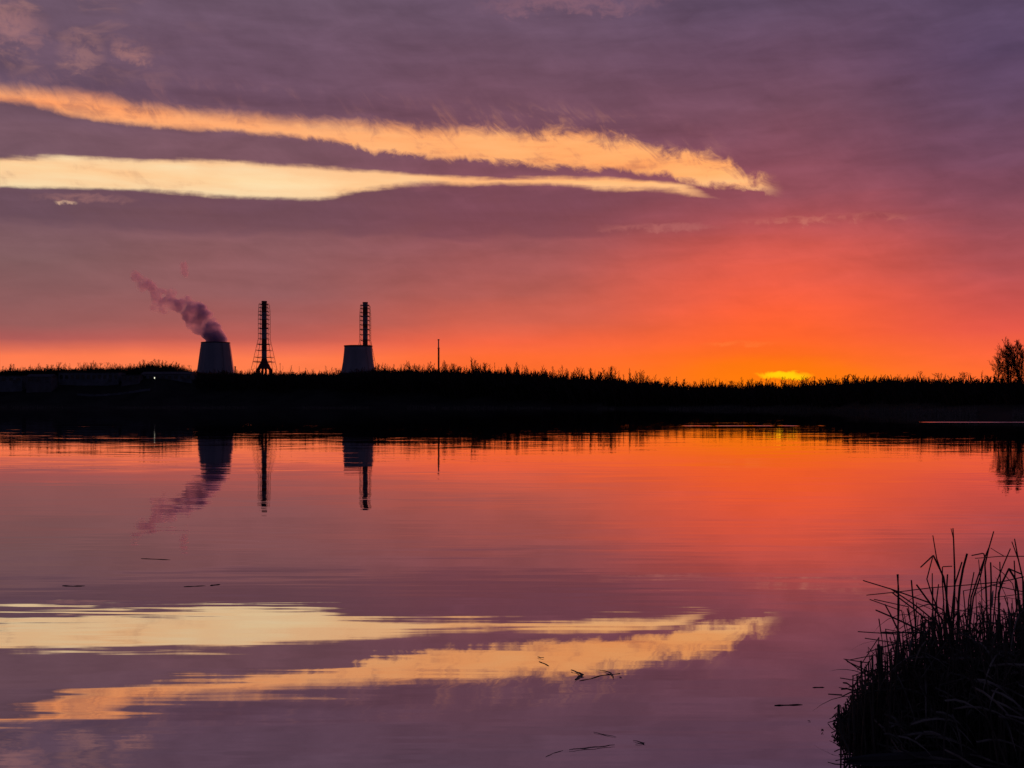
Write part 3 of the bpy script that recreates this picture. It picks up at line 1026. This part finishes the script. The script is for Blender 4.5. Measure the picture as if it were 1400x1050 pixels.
woods = {'left': [[], [], 0], 'right': [[], [], 0]}
rng = np.random.default_rng(23)
px = -260.0
while px < 1660:
    d0 = interp(px, DEPTH)
    k = d0 / FOC
    for row in range(2):
        d = d0 + rng.uniform(-22, 30) * (d0 / 800)
        x = (px + rng.uniform(-4, 4) - 700) / FOC * d
        gz = ground_z(x, d)
        p_ = 700 + FOC * x / d
        top = EYE + (HZN - interp(p_, SKYL)) / FOC * d
        h = top - gz
        if 268 < p_ < 322 or 345 < p_ < 375 or 470 < p_ < 512:
            h -= 1.0
        # most trees stay under the canopy line, some reach it
        clumpy = 1.0 + 0.55 * mnoise.noise(Vector((p_ * 0.045, row * 7.0, 1.0))) + 0.22 * mnoise.noise(Vector((p_ * 0.2, row * 3.0, 5.0)))
        h = max(1.6, h * clumpy * rng.choice([rng.uniform(0.85, 1.05), rng.uniform(1.0, 1.22)]))
        kind = int(rng.integers(0, 7))
        acc = woods['left' if p_ < 905 else 'right']
        if p_ > 1130:
            h *= 0.86
        place(acc, KMESH[kind], x, d, gz - 0.3, h / 10 * rng.uniform(1.0, 1.7) * (1.3 if p_ > 1130 else 1.0), h / 10, rng.uniform(0, 6.28))
    for _ in range(5):
        d = d0 + (rng.uniform(-12, 25) if px < 275 else rng.uniform(-40, 15)) * (d0 / 800)
        x = (px + rng.uniform(-4, 4) - 700) / FOC * d
        gz = ground_z(x, d)
        p_ = 700 + FOC * x / d
        top = EYE + (HZN - interp(p_, SKYL)) / FOC * d
        if -60 < p_ < 268 and d < 888:
            continue
        h = max(1.0, (top - gz) * (rng.uniform(0.68, 1.04) if p_ < 1130 else rng.uniform(0.6, 1.02)))
        acc = woods['left' if p_ < 905 else 'right']
        place(acc, SMESH[int(rng.integers(0, 5))], x, d, gz - 0.2, h / 4 * rng.uniform(1.0, 1.5), h / 4, rng.uniform(0, 6.28))
    px += 4.2 / (k / 0.5) ** 0.5 * 1.0
for key, lab in (('left', 'dark leafless wood along the raised far bank in front of the power plant'), ('right', 'dark low leafless wood under the setting sun and along the right bank')):
    acc = woods[key]
    o = obj('wood', np_mesh('wood', np.concatenate(acc[0]), np.concatenate(acc[1]), M['twig']))
    tag(o, lab, 'wood', kind='stuff')

# pale dead reeds fringing the far waterline
fb = MB()
for i in range(5200):
    p_ = rng.uniform(-60, 1460)
    if mnoise.noise(Vector((p_ * 0.012, 4.0, 0.0))) < -0.05:
        continue
    d = interp(p_, SHORE) + rng.uniform(-9, 6)
    x = (p_ - 700) / FOC * d
    w_ = rng.uniform(0.05, 0.12)
    h = rng.uniform(0.8, 1.9)
    lx = rng.normal(0, 0.2)
    b_ = len(fb.v)
    z_ = max(-0.1, ground_z(x, d) - 0.1)
    fb.v += [(x - w_, d, z_), (x + w_, d, z_), (x + lx, d + rng.normal(0, 0.2), z_ + h)]
    fb.f.append((b_, b_ + 1, b_ + 2))
tag(fb.build('reed_bed', M['reed_leaf']), 'thin fringe of pale dead reeds along the far waterline', 'reeds', kind='stuff')

# trees whose own tops stand out against the sky
KPART = [(np_mesh('trunk', *seg_mesh(t_, 5), M['bark']), np_mesh('crown', *seg_mesh(c_), M['twig'])) for t_, c_ in KINDS]


def single_tree(px, row, d, kind, sxy, label, group=None, name='bare_tree'):
    x = (px - 700) / FOC * d
    gz = ground_z(x, d)
    h = EYE + (HZN - row) / FOC * d - gz
    t_ = thing(name, label, 'tree', (x, d, gz - 0.2), float(rng.uniform(0, 6.28)), group)
    t_.scale = (h / 10 * sxy, h / 10 * sxy, h / 10)
    for nm, me in (('trunk', KPART[kind][0]), ('crown', KPART[kind][1])):
        obj(nm, me, t_)
    return t_


LAB_L = 'bare tree whose top pokes above the wood left of the steaming cooling tower'
LAB_M = 'bare tree whose top pokes above the wood between the chimneys and the sunset glow'
LAB_R = 'thin bare treetop against the orange glow beside the setting sun'
for p_ in np.arange(4, 200, 9.5):
    q = p_ + rng.uniform(-4, 4)
    single_tree(q, interp(q, SKYL) - rng.uniform(1, 6), interp(q, DEPTH) + rng.uniform(-8, 25), int(rng.choice([0, 1, 2, 3, 4, 5, 7])), rng.uniform(0.9, 1.5), LAB_L, 'bare trees on the skyline left of the towers')
for p_ in np.concatenate([np.arange(385, 466, 11.0), np.arange(516, 905, 8.0)]):
    q = p_ + rng.uniform(-3.5, 3.5)
    single_tree(q, interp(q, SKYL) - rng.uniform(1.5, 9), interp(q, DEPTH) + rng.uniform(-8, 25), int(rng.choice([0, 1, 2, 3, 3, 7, 6, 4])), rng.uniform(0.9, 1.5), LAB_M, 'bare trees on the skyline between the chimneys and the glow')
for p_ in np.arange(908, 1160, 8.5):
    q = p_ + rng.uniform(-4, 4)
    single_tree(q, interp(q, SKYL) - rng.uniform(0.5, 8) * (0.5 if q > 1100 else 1), interp(q, DEPTH) + rng.uniform(-5, 15), int(rng.choice([7, 8, 0, 1])), rng.uniform(0.5, 0.9), LAB_R, 'thin treetops beside the setting sun')
single_tree(214, 492, 900, 4, 2.0, 'broad bushy tree, widest of the two rounded tops near the steaming tower')
single_tree(205, 494.5, 906, 5, 1.9, 'rounded tree leaning into the left flank of the broad bushy tree')
single_tree(224, 493.5, 903, 6, 1.8, 'rounded tree on the right flank of the broad bushy tree')
single_tree(239, 496, 895, 4, 1.5, 'smaller rounded treetop just left of the steaming cooling tower')
single_tree(860, 503.5, 640, 0, 0.8, 'tall thin pointed tree, the highest top left of the sunset glow')
single_tree(1256, 507.5, 300, 5, 0.9, 'small bushy tree left of the tall bare trees at the right edge')
single_tree(1342, 508, 262, 6, 0.9, 'low dark bush-like tree beside the tall bare trees')

# the tall bare trees at the right edge
rng2 = np.random.default_rng(4)


def big_tree(px, row, d, label, seed, nb, reach, fork, ang=(0.35, 0.75)):
    r_ = np.random.default_rng(seed)
    x = (px - 700) / FOC * d
    gz = ground_z(x, d)
    h = EYE + (HZN - row) / FOC * d - gz + 0.3
    tr, cr = bare_tree(r_, h, nb, ang, reach, 0.22, 7, 0.32, 0.2, 3, 0.02, fork)
    t_ = thing('bare_tree', label, 'tree', (x, d, gz - 0.3))
    obj('trunk', np_mesh('trunk', *seg_mesh(tr, 6), M['bark']), t_)
    obj('crown', np_mesh('crown', *seg_mesh(cr), M['twig']), t_)


big_tree(1380, 479, 250, 'tall leafless tree with a rounded crown, first of the group at the right edge', 3, 30, 0.58, 3)
big_tree(1396, 478, 254, 'tall leafless tree cut by the right edge, behind the rounded one', 8, 24, 0.54, 3)
big_tree(1410, 481, 248, 'leafless tree mostly outside the right edge, only its left twigs showing', 15, 20, 0.5, 2)
big_tree(1362, 494, 246, 'small leafless tree leaning out at the foot of the tall right-edge trees', 21, 18, 0.34, 1, (0.5, 0.95))

# ------------------------------------------------------------------ reeds in the near corner
def reed_pt(X, Y, d):
    """crop coordinates of the photograph's upper reed detail -> world"""
    return at(1180 + X / 6.364, 710 + Y / 6.364, d)


clump = thing('reed_clump', 'dense dark clump of dead broken reeds at the bottom right corner', 'reeds', (3.6, 8.4, 0.0))
CL = Vector((3.6, 8.4, 0.0))
rr = random.Random(9)


def smooth_pts(pts, n=3):
    o = []
    for i in range(len(pts) - 1):
        for j in range(n):
            o.append(pts[i].lerp(pts[i + 1], j / n))
    o.append(pts[-1])
    return o


def add_stalk(pts, r0, r1, name='stalk', flat=1.0, parent=clump, to_base=True):
    """pts tip first; runs down into the clump"""
    pts = [p - CL for p in pts]
    if to_base:
        e = pts[-1]
        d = (pts[-1] - pts[-2]).normalized()
        foot = Vector((e.x + d.x * 0.25 + rr.uniform(-.05, .05), e.y + rr.uniform(-.1, .2), 0.0))
        foot.z = -0.05
        mid = e.lerp(foot, 0.5) + Vector((d.x * 0.08, 0, 0))
        pts = pts + [mid, foot]
    n = len(pts)
    rad = [r1 + (r0 - r1) * (i / (n - 1)) for i in range(n)]
    return MB().tube(pts, rad, 5, True, flat).build(name, M['reed'] if flat == 1.0 else M['reed_leaf'], parent)


KEY = [  # (crop points tip first, thickness px at base, at tip, depth)
    ([(0, 533), (245, 608), (560, 720), (700, 790)], 2.4, 1.2, 8.1),
    ([(30, 660), (300, 632), (600, 595), (900, 572), (1200, 545), (1400, 500)], 1.3, 0.9, 8.4),
    ([(297, 480), (308, 600), (312, 760), (300, 1018)], 2.2, 1.5, 8.2),
    ([(420, 530), (440, 760), (455, 900)], 2.0, 1.6, 8.3),
    ([(465, 570), (560, 700), (680, 860)], 2.6, 1.8, 8.0),
    ([(255, 640), (440, 780), (580, 900)], 2.3, 1.5, 7.9),
    ([(240, 605), (470, 760), (640, 900)], 2.3, 1.4, 8.15),
    ([(500, 418), (606, 318), (612, 315), (700, 500), (720, 620)], 2.6, 1.4, 8.3),
    ([(607, 140), (640, 340), (690, 490), (715, 600)], 2.4, 1.0, 8.35),
    ([(605, 330), (555, 520), (600, 660), (640, 760)], 1.8, 1.2, 8.25),
    ([(782, 78), (788, 190), (797, 450), (795, 700)], 2.8, 1.2, 8.3),
    ([(765, 80), (789, 180), (790, 240)], 1.2, 0.8, 8.3),
    ([(905, 300), (870, 430), (840, 600), (830, 720)], 3.0, 2.2, 8.2),
    ([(860, 372), (830, 470), (800, 560)], 2.0, 1.5, 8.4),
    ([(945, 315), (1040, 296), (1050, 300), (1060, 335), (1020, 500), (960, 680)], 1.9, 1.2, 8.35),
    ([(1137, 105), (1095, 250), (1060, 400), (1065, 490)], 2.4, 1.2, 8.3),
    ([(1100, 235), (1060, 330), (1000, 500), (940, 680)], 2.0, 1.3, 8.2),
    ([(1110, 250), (1165, 285), (1222, 318)], 0.9, 0.7, 8.3),
    ([(975, 340), (1200, 322), (1400, 322), (1500, 330)], 1.1, 0.8, 8.5),
    ([(1282, 255), (1220, 400), (1165, 540)], 1.6, 1.2, 8.4),
    ([(1318, 170), (1345, 320), (1390, 520)], 2.2, 1.2, 8.3),
    ([(1295, 195), (1350, 350), (1400, 560)], 1.8, 1.0, 8.5),
    ([(1375, 475), (1275, 432), (1268, 430), (1215, 540), (1180, 640)], 2.4, 1.6, 8.2),
    ([(1268, 428), (1330, 530), (1350, 640)], 2.6, 2.2, 8.25),
    ([(1110, 375), (1115, 540), (1112, 640)], 2.2, 1.6, 8.2),
    ([(1190, 370), (1195, 560), (1180, 700)], 2.0, 1.2, 8.35),
    ([(1315, 360), (1325, 560), (1330, 700)], 1.8, 1.3, 8.45),
    ([(965, 460), (935, 620), (920, 700)], 1.8, 1.2, 8.35),
    ([(110, 790), (250, 850), (380, 910), (520, 980)], 2.8, 1.6, 7.95),
    ([(190, 740), (250, 850), (310, 980)], 2.4, 1.4, 8.05),
    ([(135, 865), (160, 1018)], 1.0, 0.7, 8.1),
    ([(160, 985), (450, 985), (560, 990)], 2.0, 1.6, 8.0),
    ([(602, 470), (602, 650), (606, 760)], 1.5, 1.1, 8.5),
    ([(657, 565), (640, 700), (630, 800)], 2.2, 1.2, 8.4),
    ([(775, 408), (695, 412), (690, 418), (690, 560), (700, 700)], 1.6, 1.0, 8.45),
    ([(1450, 60), (1440, 260), (1425, 480)], 2.2, 1.2, 8.4),
    ([(1560, 90), (1520, 300), (1500, 520)], 2.4, 1.4, 8.2),
    ([(735, 480), (730, 560), (728, 660)], 2.0, 1.6, 8.3),
    ([(1005, 350), (1020, 520), (1030, 600)], 1.1, 0.8, 8.6),
    ([(1130, 405), (1220, 470), (1300, 560)], 1.0, 0.8, 8.55),
    ([(390, 830), (470, 770), (560, 740), (640, 740)], 1.3, 0.9, 8.3),
]
HORIZ = {1, 17, 18, 11, 30, 31, 40}
for i, (pts, w0, w1, d) in enumerate(KEY):
    P_ = [reed_pt(X, Y, d + 0.03 * j) for j, (X, Y) in enumerate(pts)]
    s = d / FOC / 2 * 1.3
    add_stalk(P_, w0 * s, w1 * s, 'stalk', 1.0, clump, i not in HORIZ)

LOWER = [  # left flank, crop region 1100-1400 x 710-1050 at 3.088
    ([(238, 597), (245, 720)], 2.3, 2.0), ([(255, 622), (258, 740)], 2.0, 1.6), ([(270, 600), (273, 720)], 2.2, 1.5), ([(286, 575), (289, 700)], 2.6, 2.2), ([(312, 528), (318, 690)], 4.0, 3.4),
    ([(325, 535), (326, 660)], 3.0, 2.6), ([(262, 562), (330, 540), (388, 524)], 1.6, 1.0), ([(165, 590), (215, 598), (268, 606)], 1.2, 0.9), ([(158, 748), (226, 715), (300, 690)], 2.0, 1.2),
    ([(100, 738), (158, 742)], 1.6, 1.2), ([(205, 660), (202, 720), (196, 800)], 1.8, 1.2), ([(125, 800), (146, 782), (150, 880)], 2.2, 1.4), ([(142, 782), (140, 850), (150, 900)], 2.4, 1.6),
    ([(98, 858), (128, 850), (165, 848)], 1.4, 0.9), ([(98, 862), (112, 880), (132, 894)], 1.3, 0.9), ([(165, 815), (200, 740), (210, 700)], 1.6, 1.0), ([(205, 745), (208, 860)], 3.2, 2.8),
    ([(222, 660), (226, 780)], 2.2, 1.8), ([(200, 662), (270, 640), (330, 630)], 1.4, 1.0), ([(315, 420), (322, 470), (330, 530)], 1.0, 0.7), ([(327, 478), (400, 478), (470, 478)], 1.8, 1.4),
    ([(160, 860), (172, 960)], 2.2, 1.8), ([(185, 840), (190, 940)], 2.4, 2.0), ([(348, 565), (352, 680)], 2.2, 1.8), ([(365, 545), (368, 640)], 2.0, 1.6), ([(130, 838), (180, 850), (240, 856)], 1.5, 1.1),
    ([(395, 232), (394, 380), (396, 545)], 2.2, 1.4),
]
for i, (pts, w0, w1) in enumerate(LOWER):
    d = 7.95 + rr.uniform(-0.15, 0.25)
    P_ = [at(1100 + X / 3.088, 710 + Y / 3.088, d) for X, Y in pts]
    s = d / FOC / 2 * 1.3
    flatlying = abs(pts[0][1] - pts[-1][1]) < 0.6 * abs(pts[0][0] - pts[-1][0])
    add_stalk(P_, w0 * s, w1 * s, 'stalk', 1.0, clump, not flatlying)


def clump_h(X):
    """height of the tangled body over the water by distance along the clump"""
    return interp(X, [(2.45, 0.10), (2.57, 0.22), (2.70, 0.38), (2.82, 0.56), (2.92, 0.70), (3.05, 0.82), (3.2, 0.92), (3.4, 0.97), (3.9, 1.10), (4.4, 1.15), (6.0, 1.0)])


def wild(single):
    X = 2.50 + (5.4 - 2.50) * rr.random() ** 1.15
    Yc = 8.35 + rr.gauss(0, 0.28) * min(1.4, 0.25 + (X - 2.45))
    h = clump_h(X) * rr.uniform(0.45, 0.98)
    if single and rr.random() < 0.4:
        h *= rr.uniform(1.05, 1.25)
    lean = rr.gauss(-0.03, 0.13)
    ly = rr.gauss(0, 0.12)
    foot = Vector((X, Yc, -0.05))
    mode = rr.random()
    pts = [foot]
    n = 3
    for i in range(1, n + 1):
        f = i / n
        pts.append(foot + Vector((lean * h * f, ly * h * f, h * f)) + Vector((rr.gauss(0, .006), rr.gauss(0, .006), 0)))
    b = MB()
    if mode < 0.62 or X < 2.8:                   # stalk, often snapped over
        if rr.random() < 0.4:
            j = pts[-1]
            L = rr.uniform(0.08, 0.38) * min(1, clump_h(X) * 1.6)
            sgn = 1 if rr.random() < .6 else -1
            pts.append(j + Vector((sgn * rr.uniform(0.3, 1.0), rr.uniform(-.5, .5), -rr.uniform(-0.3, 1.2))).normalized() * L)
        r = rr.uniform(0.0045, 0.0085)
        b.tube([p - CL for p in pts], [r * (1 - 0.4 * i / (len(pts) - 1)) for i in range(len(pts))], 4)
        return b, 'stalk'
    # leaf blade: leaves the stalk, arches or kinks and hangs
    j = pts[rr.choice((1, 2, 2, 3))]
    a = rr.uniform(0, 2 * math.pi)
    L = rr.uniform(0.2, 0.5)
    d = Vector((math.cos(a) * 0.7, math.sin(a) * 0.6, rr.uniform(-0.6, 0.7))).normalized()
    q = [j]
    sag = rr.uniform(0.15, 0.6)
    for i in range(1, 6):
        d = (d + Vector((0, 0, -sag))).normalized()
        q.append(q[-1] + d * L / 5)
    q = [p if p.z > 0.02 else Vector((p.x, p.y, 0.02)) for p in q]
    w = rr.uniform(0.004, 0.010)
    b.blade([p - CL for p in q], [w * s_ for s_ in (0.7, 1.0, 1.0, 0.8, 0.5, 0.08)], (-math.sin(a), math.cos(a), rr.uniform(-.4, .4)))
    return b, 'leaf'


for i in range(190):
    b, nm = wild(True)
    b.build(nm, M['reed'] if nm == 'stalk' else M['reed_leaf'], clump)
mass = {'stalk': MB(), 'leaf': MB()}
for i in range(2700):
    b, nm = wild(False)
    m_ = mass[nm]
    s = len(m_.v)
    m_.v += b.v
    m_.f += [tuple(s + q for q in f) for f in b.f]
# trampled litter lying in the clump
for i in range(650):
    m_ = mass['leaf']
    X = rr.uniform(2.65, 5.4)
    Yc = 8.2 + rr.gauss(0, 0.4)
    z = rr.uniform(0.02, max(0.05, clump_h(X) * 0.7))
    a = rr.gauss(0, 0.5)
    L = rr.uniform(0.15, 0.5)
    d = Vector((math.cos(a), math.sin(a), rr.gauss(0, 0.25))) * L / 4
    q = [Vector((X, Yc, z)) + d * i_ + Vector((0, 0, -0.01 * i_ * i_)) for i_ in range(5)]
    q = [p if p.z > 0.015 else Vector((p.x, p.y, 0.015)) for p in q]
    m_.blade([p - CL for p in q], [0.006, 0.008, 0.008, 0.006, 0.001], (0, 0.6, 0.8))
o = mass['stalk'].build('stalk_tangle', M['reed'], clump)
o['kind'] = 'stuff'
o = mass['leaf'].build('leaf_tangle', M['reed_leaf'], clump)
o['kind'] = 'stuff'


# ------------------------------------------------------------------ things afloat
def afloat(name, label, cat, rows, rad, lift=0.004, flat=0.6, leaf=False, group=None):
    rad *= 0.62
    lift *= 0.6 if leaf else 0.15
    pts = [on_water(x, y) for x, y in rows]
    c = sum(pts, Vector()) / len(pts)
    b = MB()
    q = []
    pts = smooth_pts(pts, 3)
    for i, p in enumerate(pts):
        q.append(p - c + Vector((rr.gauss(0, rad * .3), rr.gauss(0, rad * .3), lift + rad * 0.35 * math.sin(i * 1.7))))
    n = len(q)
    rd = [rad * (0.35 + 0.65 * math.sin(math.pi * min(1, (i + 0.6) / n))) * rr.uniform(0.8, 1.2) for i in range(n)]
    if leaf:
        b.blade(q, [r * 1.6 for r in rd], (0.2, 1, 0.15))
        mt = M['reed_leaf']
    else:
        b.tube(q, rd, 6, True, flat)
        mt = M['driftwood']
    o = b.build(name, mt)
    o.location = c
    return tag(o, label, cat, group)


G = 'reed stems and twigs afloat on the lake'
afloat('floating_stick', 'thin floating stick farthest out, below the reflected steam plume', 'stick', [(193, 763.8), (214, 764.6), (233, 765.4)], 0.010, 0.005, 0.6, False, G)
afloat('floating_stick', 'short dark floating stick near the left edge above the bright reflection', 'stick', [(85, 800.8), (100, 801.5), (116, 801)], 0.013, 0.006, 0.6, False, G)
afloat('floating_stick', 'long thin floating reed stem left of its stubby neighbour', 'stick', [(251, 802.2), (266, 801.6), (281, 800.8)], 0.009, 0.005, 0.6, False, G)
afloat('floating_stick', 'stubby floating stick end to end with the long thin stem', 'stick', [(287, 800.6), (295, 799.8), (301, 799)], 0.013, 0.007, 0.6, False, G)
afloat('floating_leaf', 'small dark leaf speck above the slanting stick in the bright reflection', 'leaf', [(735, 899), (739, 900), (744, 900.4)], 0.010, 0.012, 1, True)
afloat('floating_stick', 'short slanting stick in the middle of the bright cloud reflection', 'stick', [(737, 904.5), (744, 907.5), (751, 910.8)], 0.009, 0.006, 0.6, False, G)
afloat('floating_leaf', 'curled hooked leaf with pale edges at the lower rim of the bright reflection', 'leaf', [(780, 917), (789, 920), (797, 924), (790, 928), (786, 931)], 0.014, 0.014, 1, True)
afloat('floating_stick', 'long slanting twig joined to the curled leaf in mid water', 'stick', [(792, 931), (808, 928), (822, 923.5), (836, 922), (848, 921)], 0.008, 0.007, 0.6, False, G)
afloat('floating_leaf', 'forked leaf lying across the far end of the slanting twig', 'leaf', [(815, 917), (826, 918), (835, 921), (839, 928)], 0.009, 0.012, 1, True)
afloat('floating_leaf', 'tiny leaf scrap right of the slanting twig', 'leaf', [(847, 926), (850, 927)], 0.008, 0.006, 1, True)
afloat('floating_leaf', 'broad dark blade of leaf nearest the bottom edge', 'leaf', [(778, 1026), (800, 1024), (820, 1022), (840, 1019.5)], 0.010, 0.010, 1, True)
afloat('floating_stick', 'crooked twig end left of the broad floating blade', 'stick', [(746, 1035), (756, 1030), (770, 1026)], 0.0045, 0.004, 0.6, False, G)
afloat('floating_leaf', 'narrow leaf above the broad floating blade', 'leaf', [(811, 1001.5), (826, 1005), (843, 1008)], 0.006, 0.006, 1, True)
afloat('floating_leaf', 'small folded arrow-shaped leaf right of the broad blade', 'leaf', [(866, 1013), (881, 1017), (869, 1018.2)], 0.007, 0.008, 1, True)
afloat('floating_stick', 'straight dark stick floating between the twigs and the reeds', 'stick', [(1059, 964.6), (1078, 964), (1097, 963.6)], 0.010, 0.007, 0.6, False, G)
afloat('floating_stick', 'small straight stick floating just left of the reed clump', 'stick', [(1111, 940), (1119, 940), (1127, 939.8)], 0.008, 0.006, 0.6, False, G)
afloat('floating_leaf', 'upright leaf scrap sticking from the water beside the reeds', 'leaf', [(1123, 1002), (1124.5, 999), (1126, 1002)], 0.008, 0.02, 1, True)
afloat('floating_leaf', 'dark speck of leaf afloat between the straight sticks and the reeds', 'leaf', [(1105, 986), (1108, 987)], 0.006, 0.008, 1, True)

# driftwood along the foot of the reeds
lg = thing('driftwood_log', 'long dark driftwood log lying along the foot of the reeds', 'log', (0, 0, 0))
pts = [on_water(1152, 1040), on_water(1190, 1039), on_water(1260, 1036.5), on_water(1330, 1033), on_water(1378, 1029)]
MB().tube([p + Vector((0, 0, 0.012)) for p in smooth_pts(pts, 2)], [0.006, 0.018, 0.03, 0.034, 0.036, 0.036, 0.034, 0.034, 0.03], 7, True, 0.8).build('trunk', M['driftwood'], lg)
MB().tube([pts[3] + Vector((0.1, 0, 0.03)), pts[3] + Vector((0.16, 0.03, 0.08)), pts[3] + Vector((0.2, 0.04, 0.11))], [0.014, 0.01, 0.006], 5).build('branch_stub', M['driftwood'], lg)
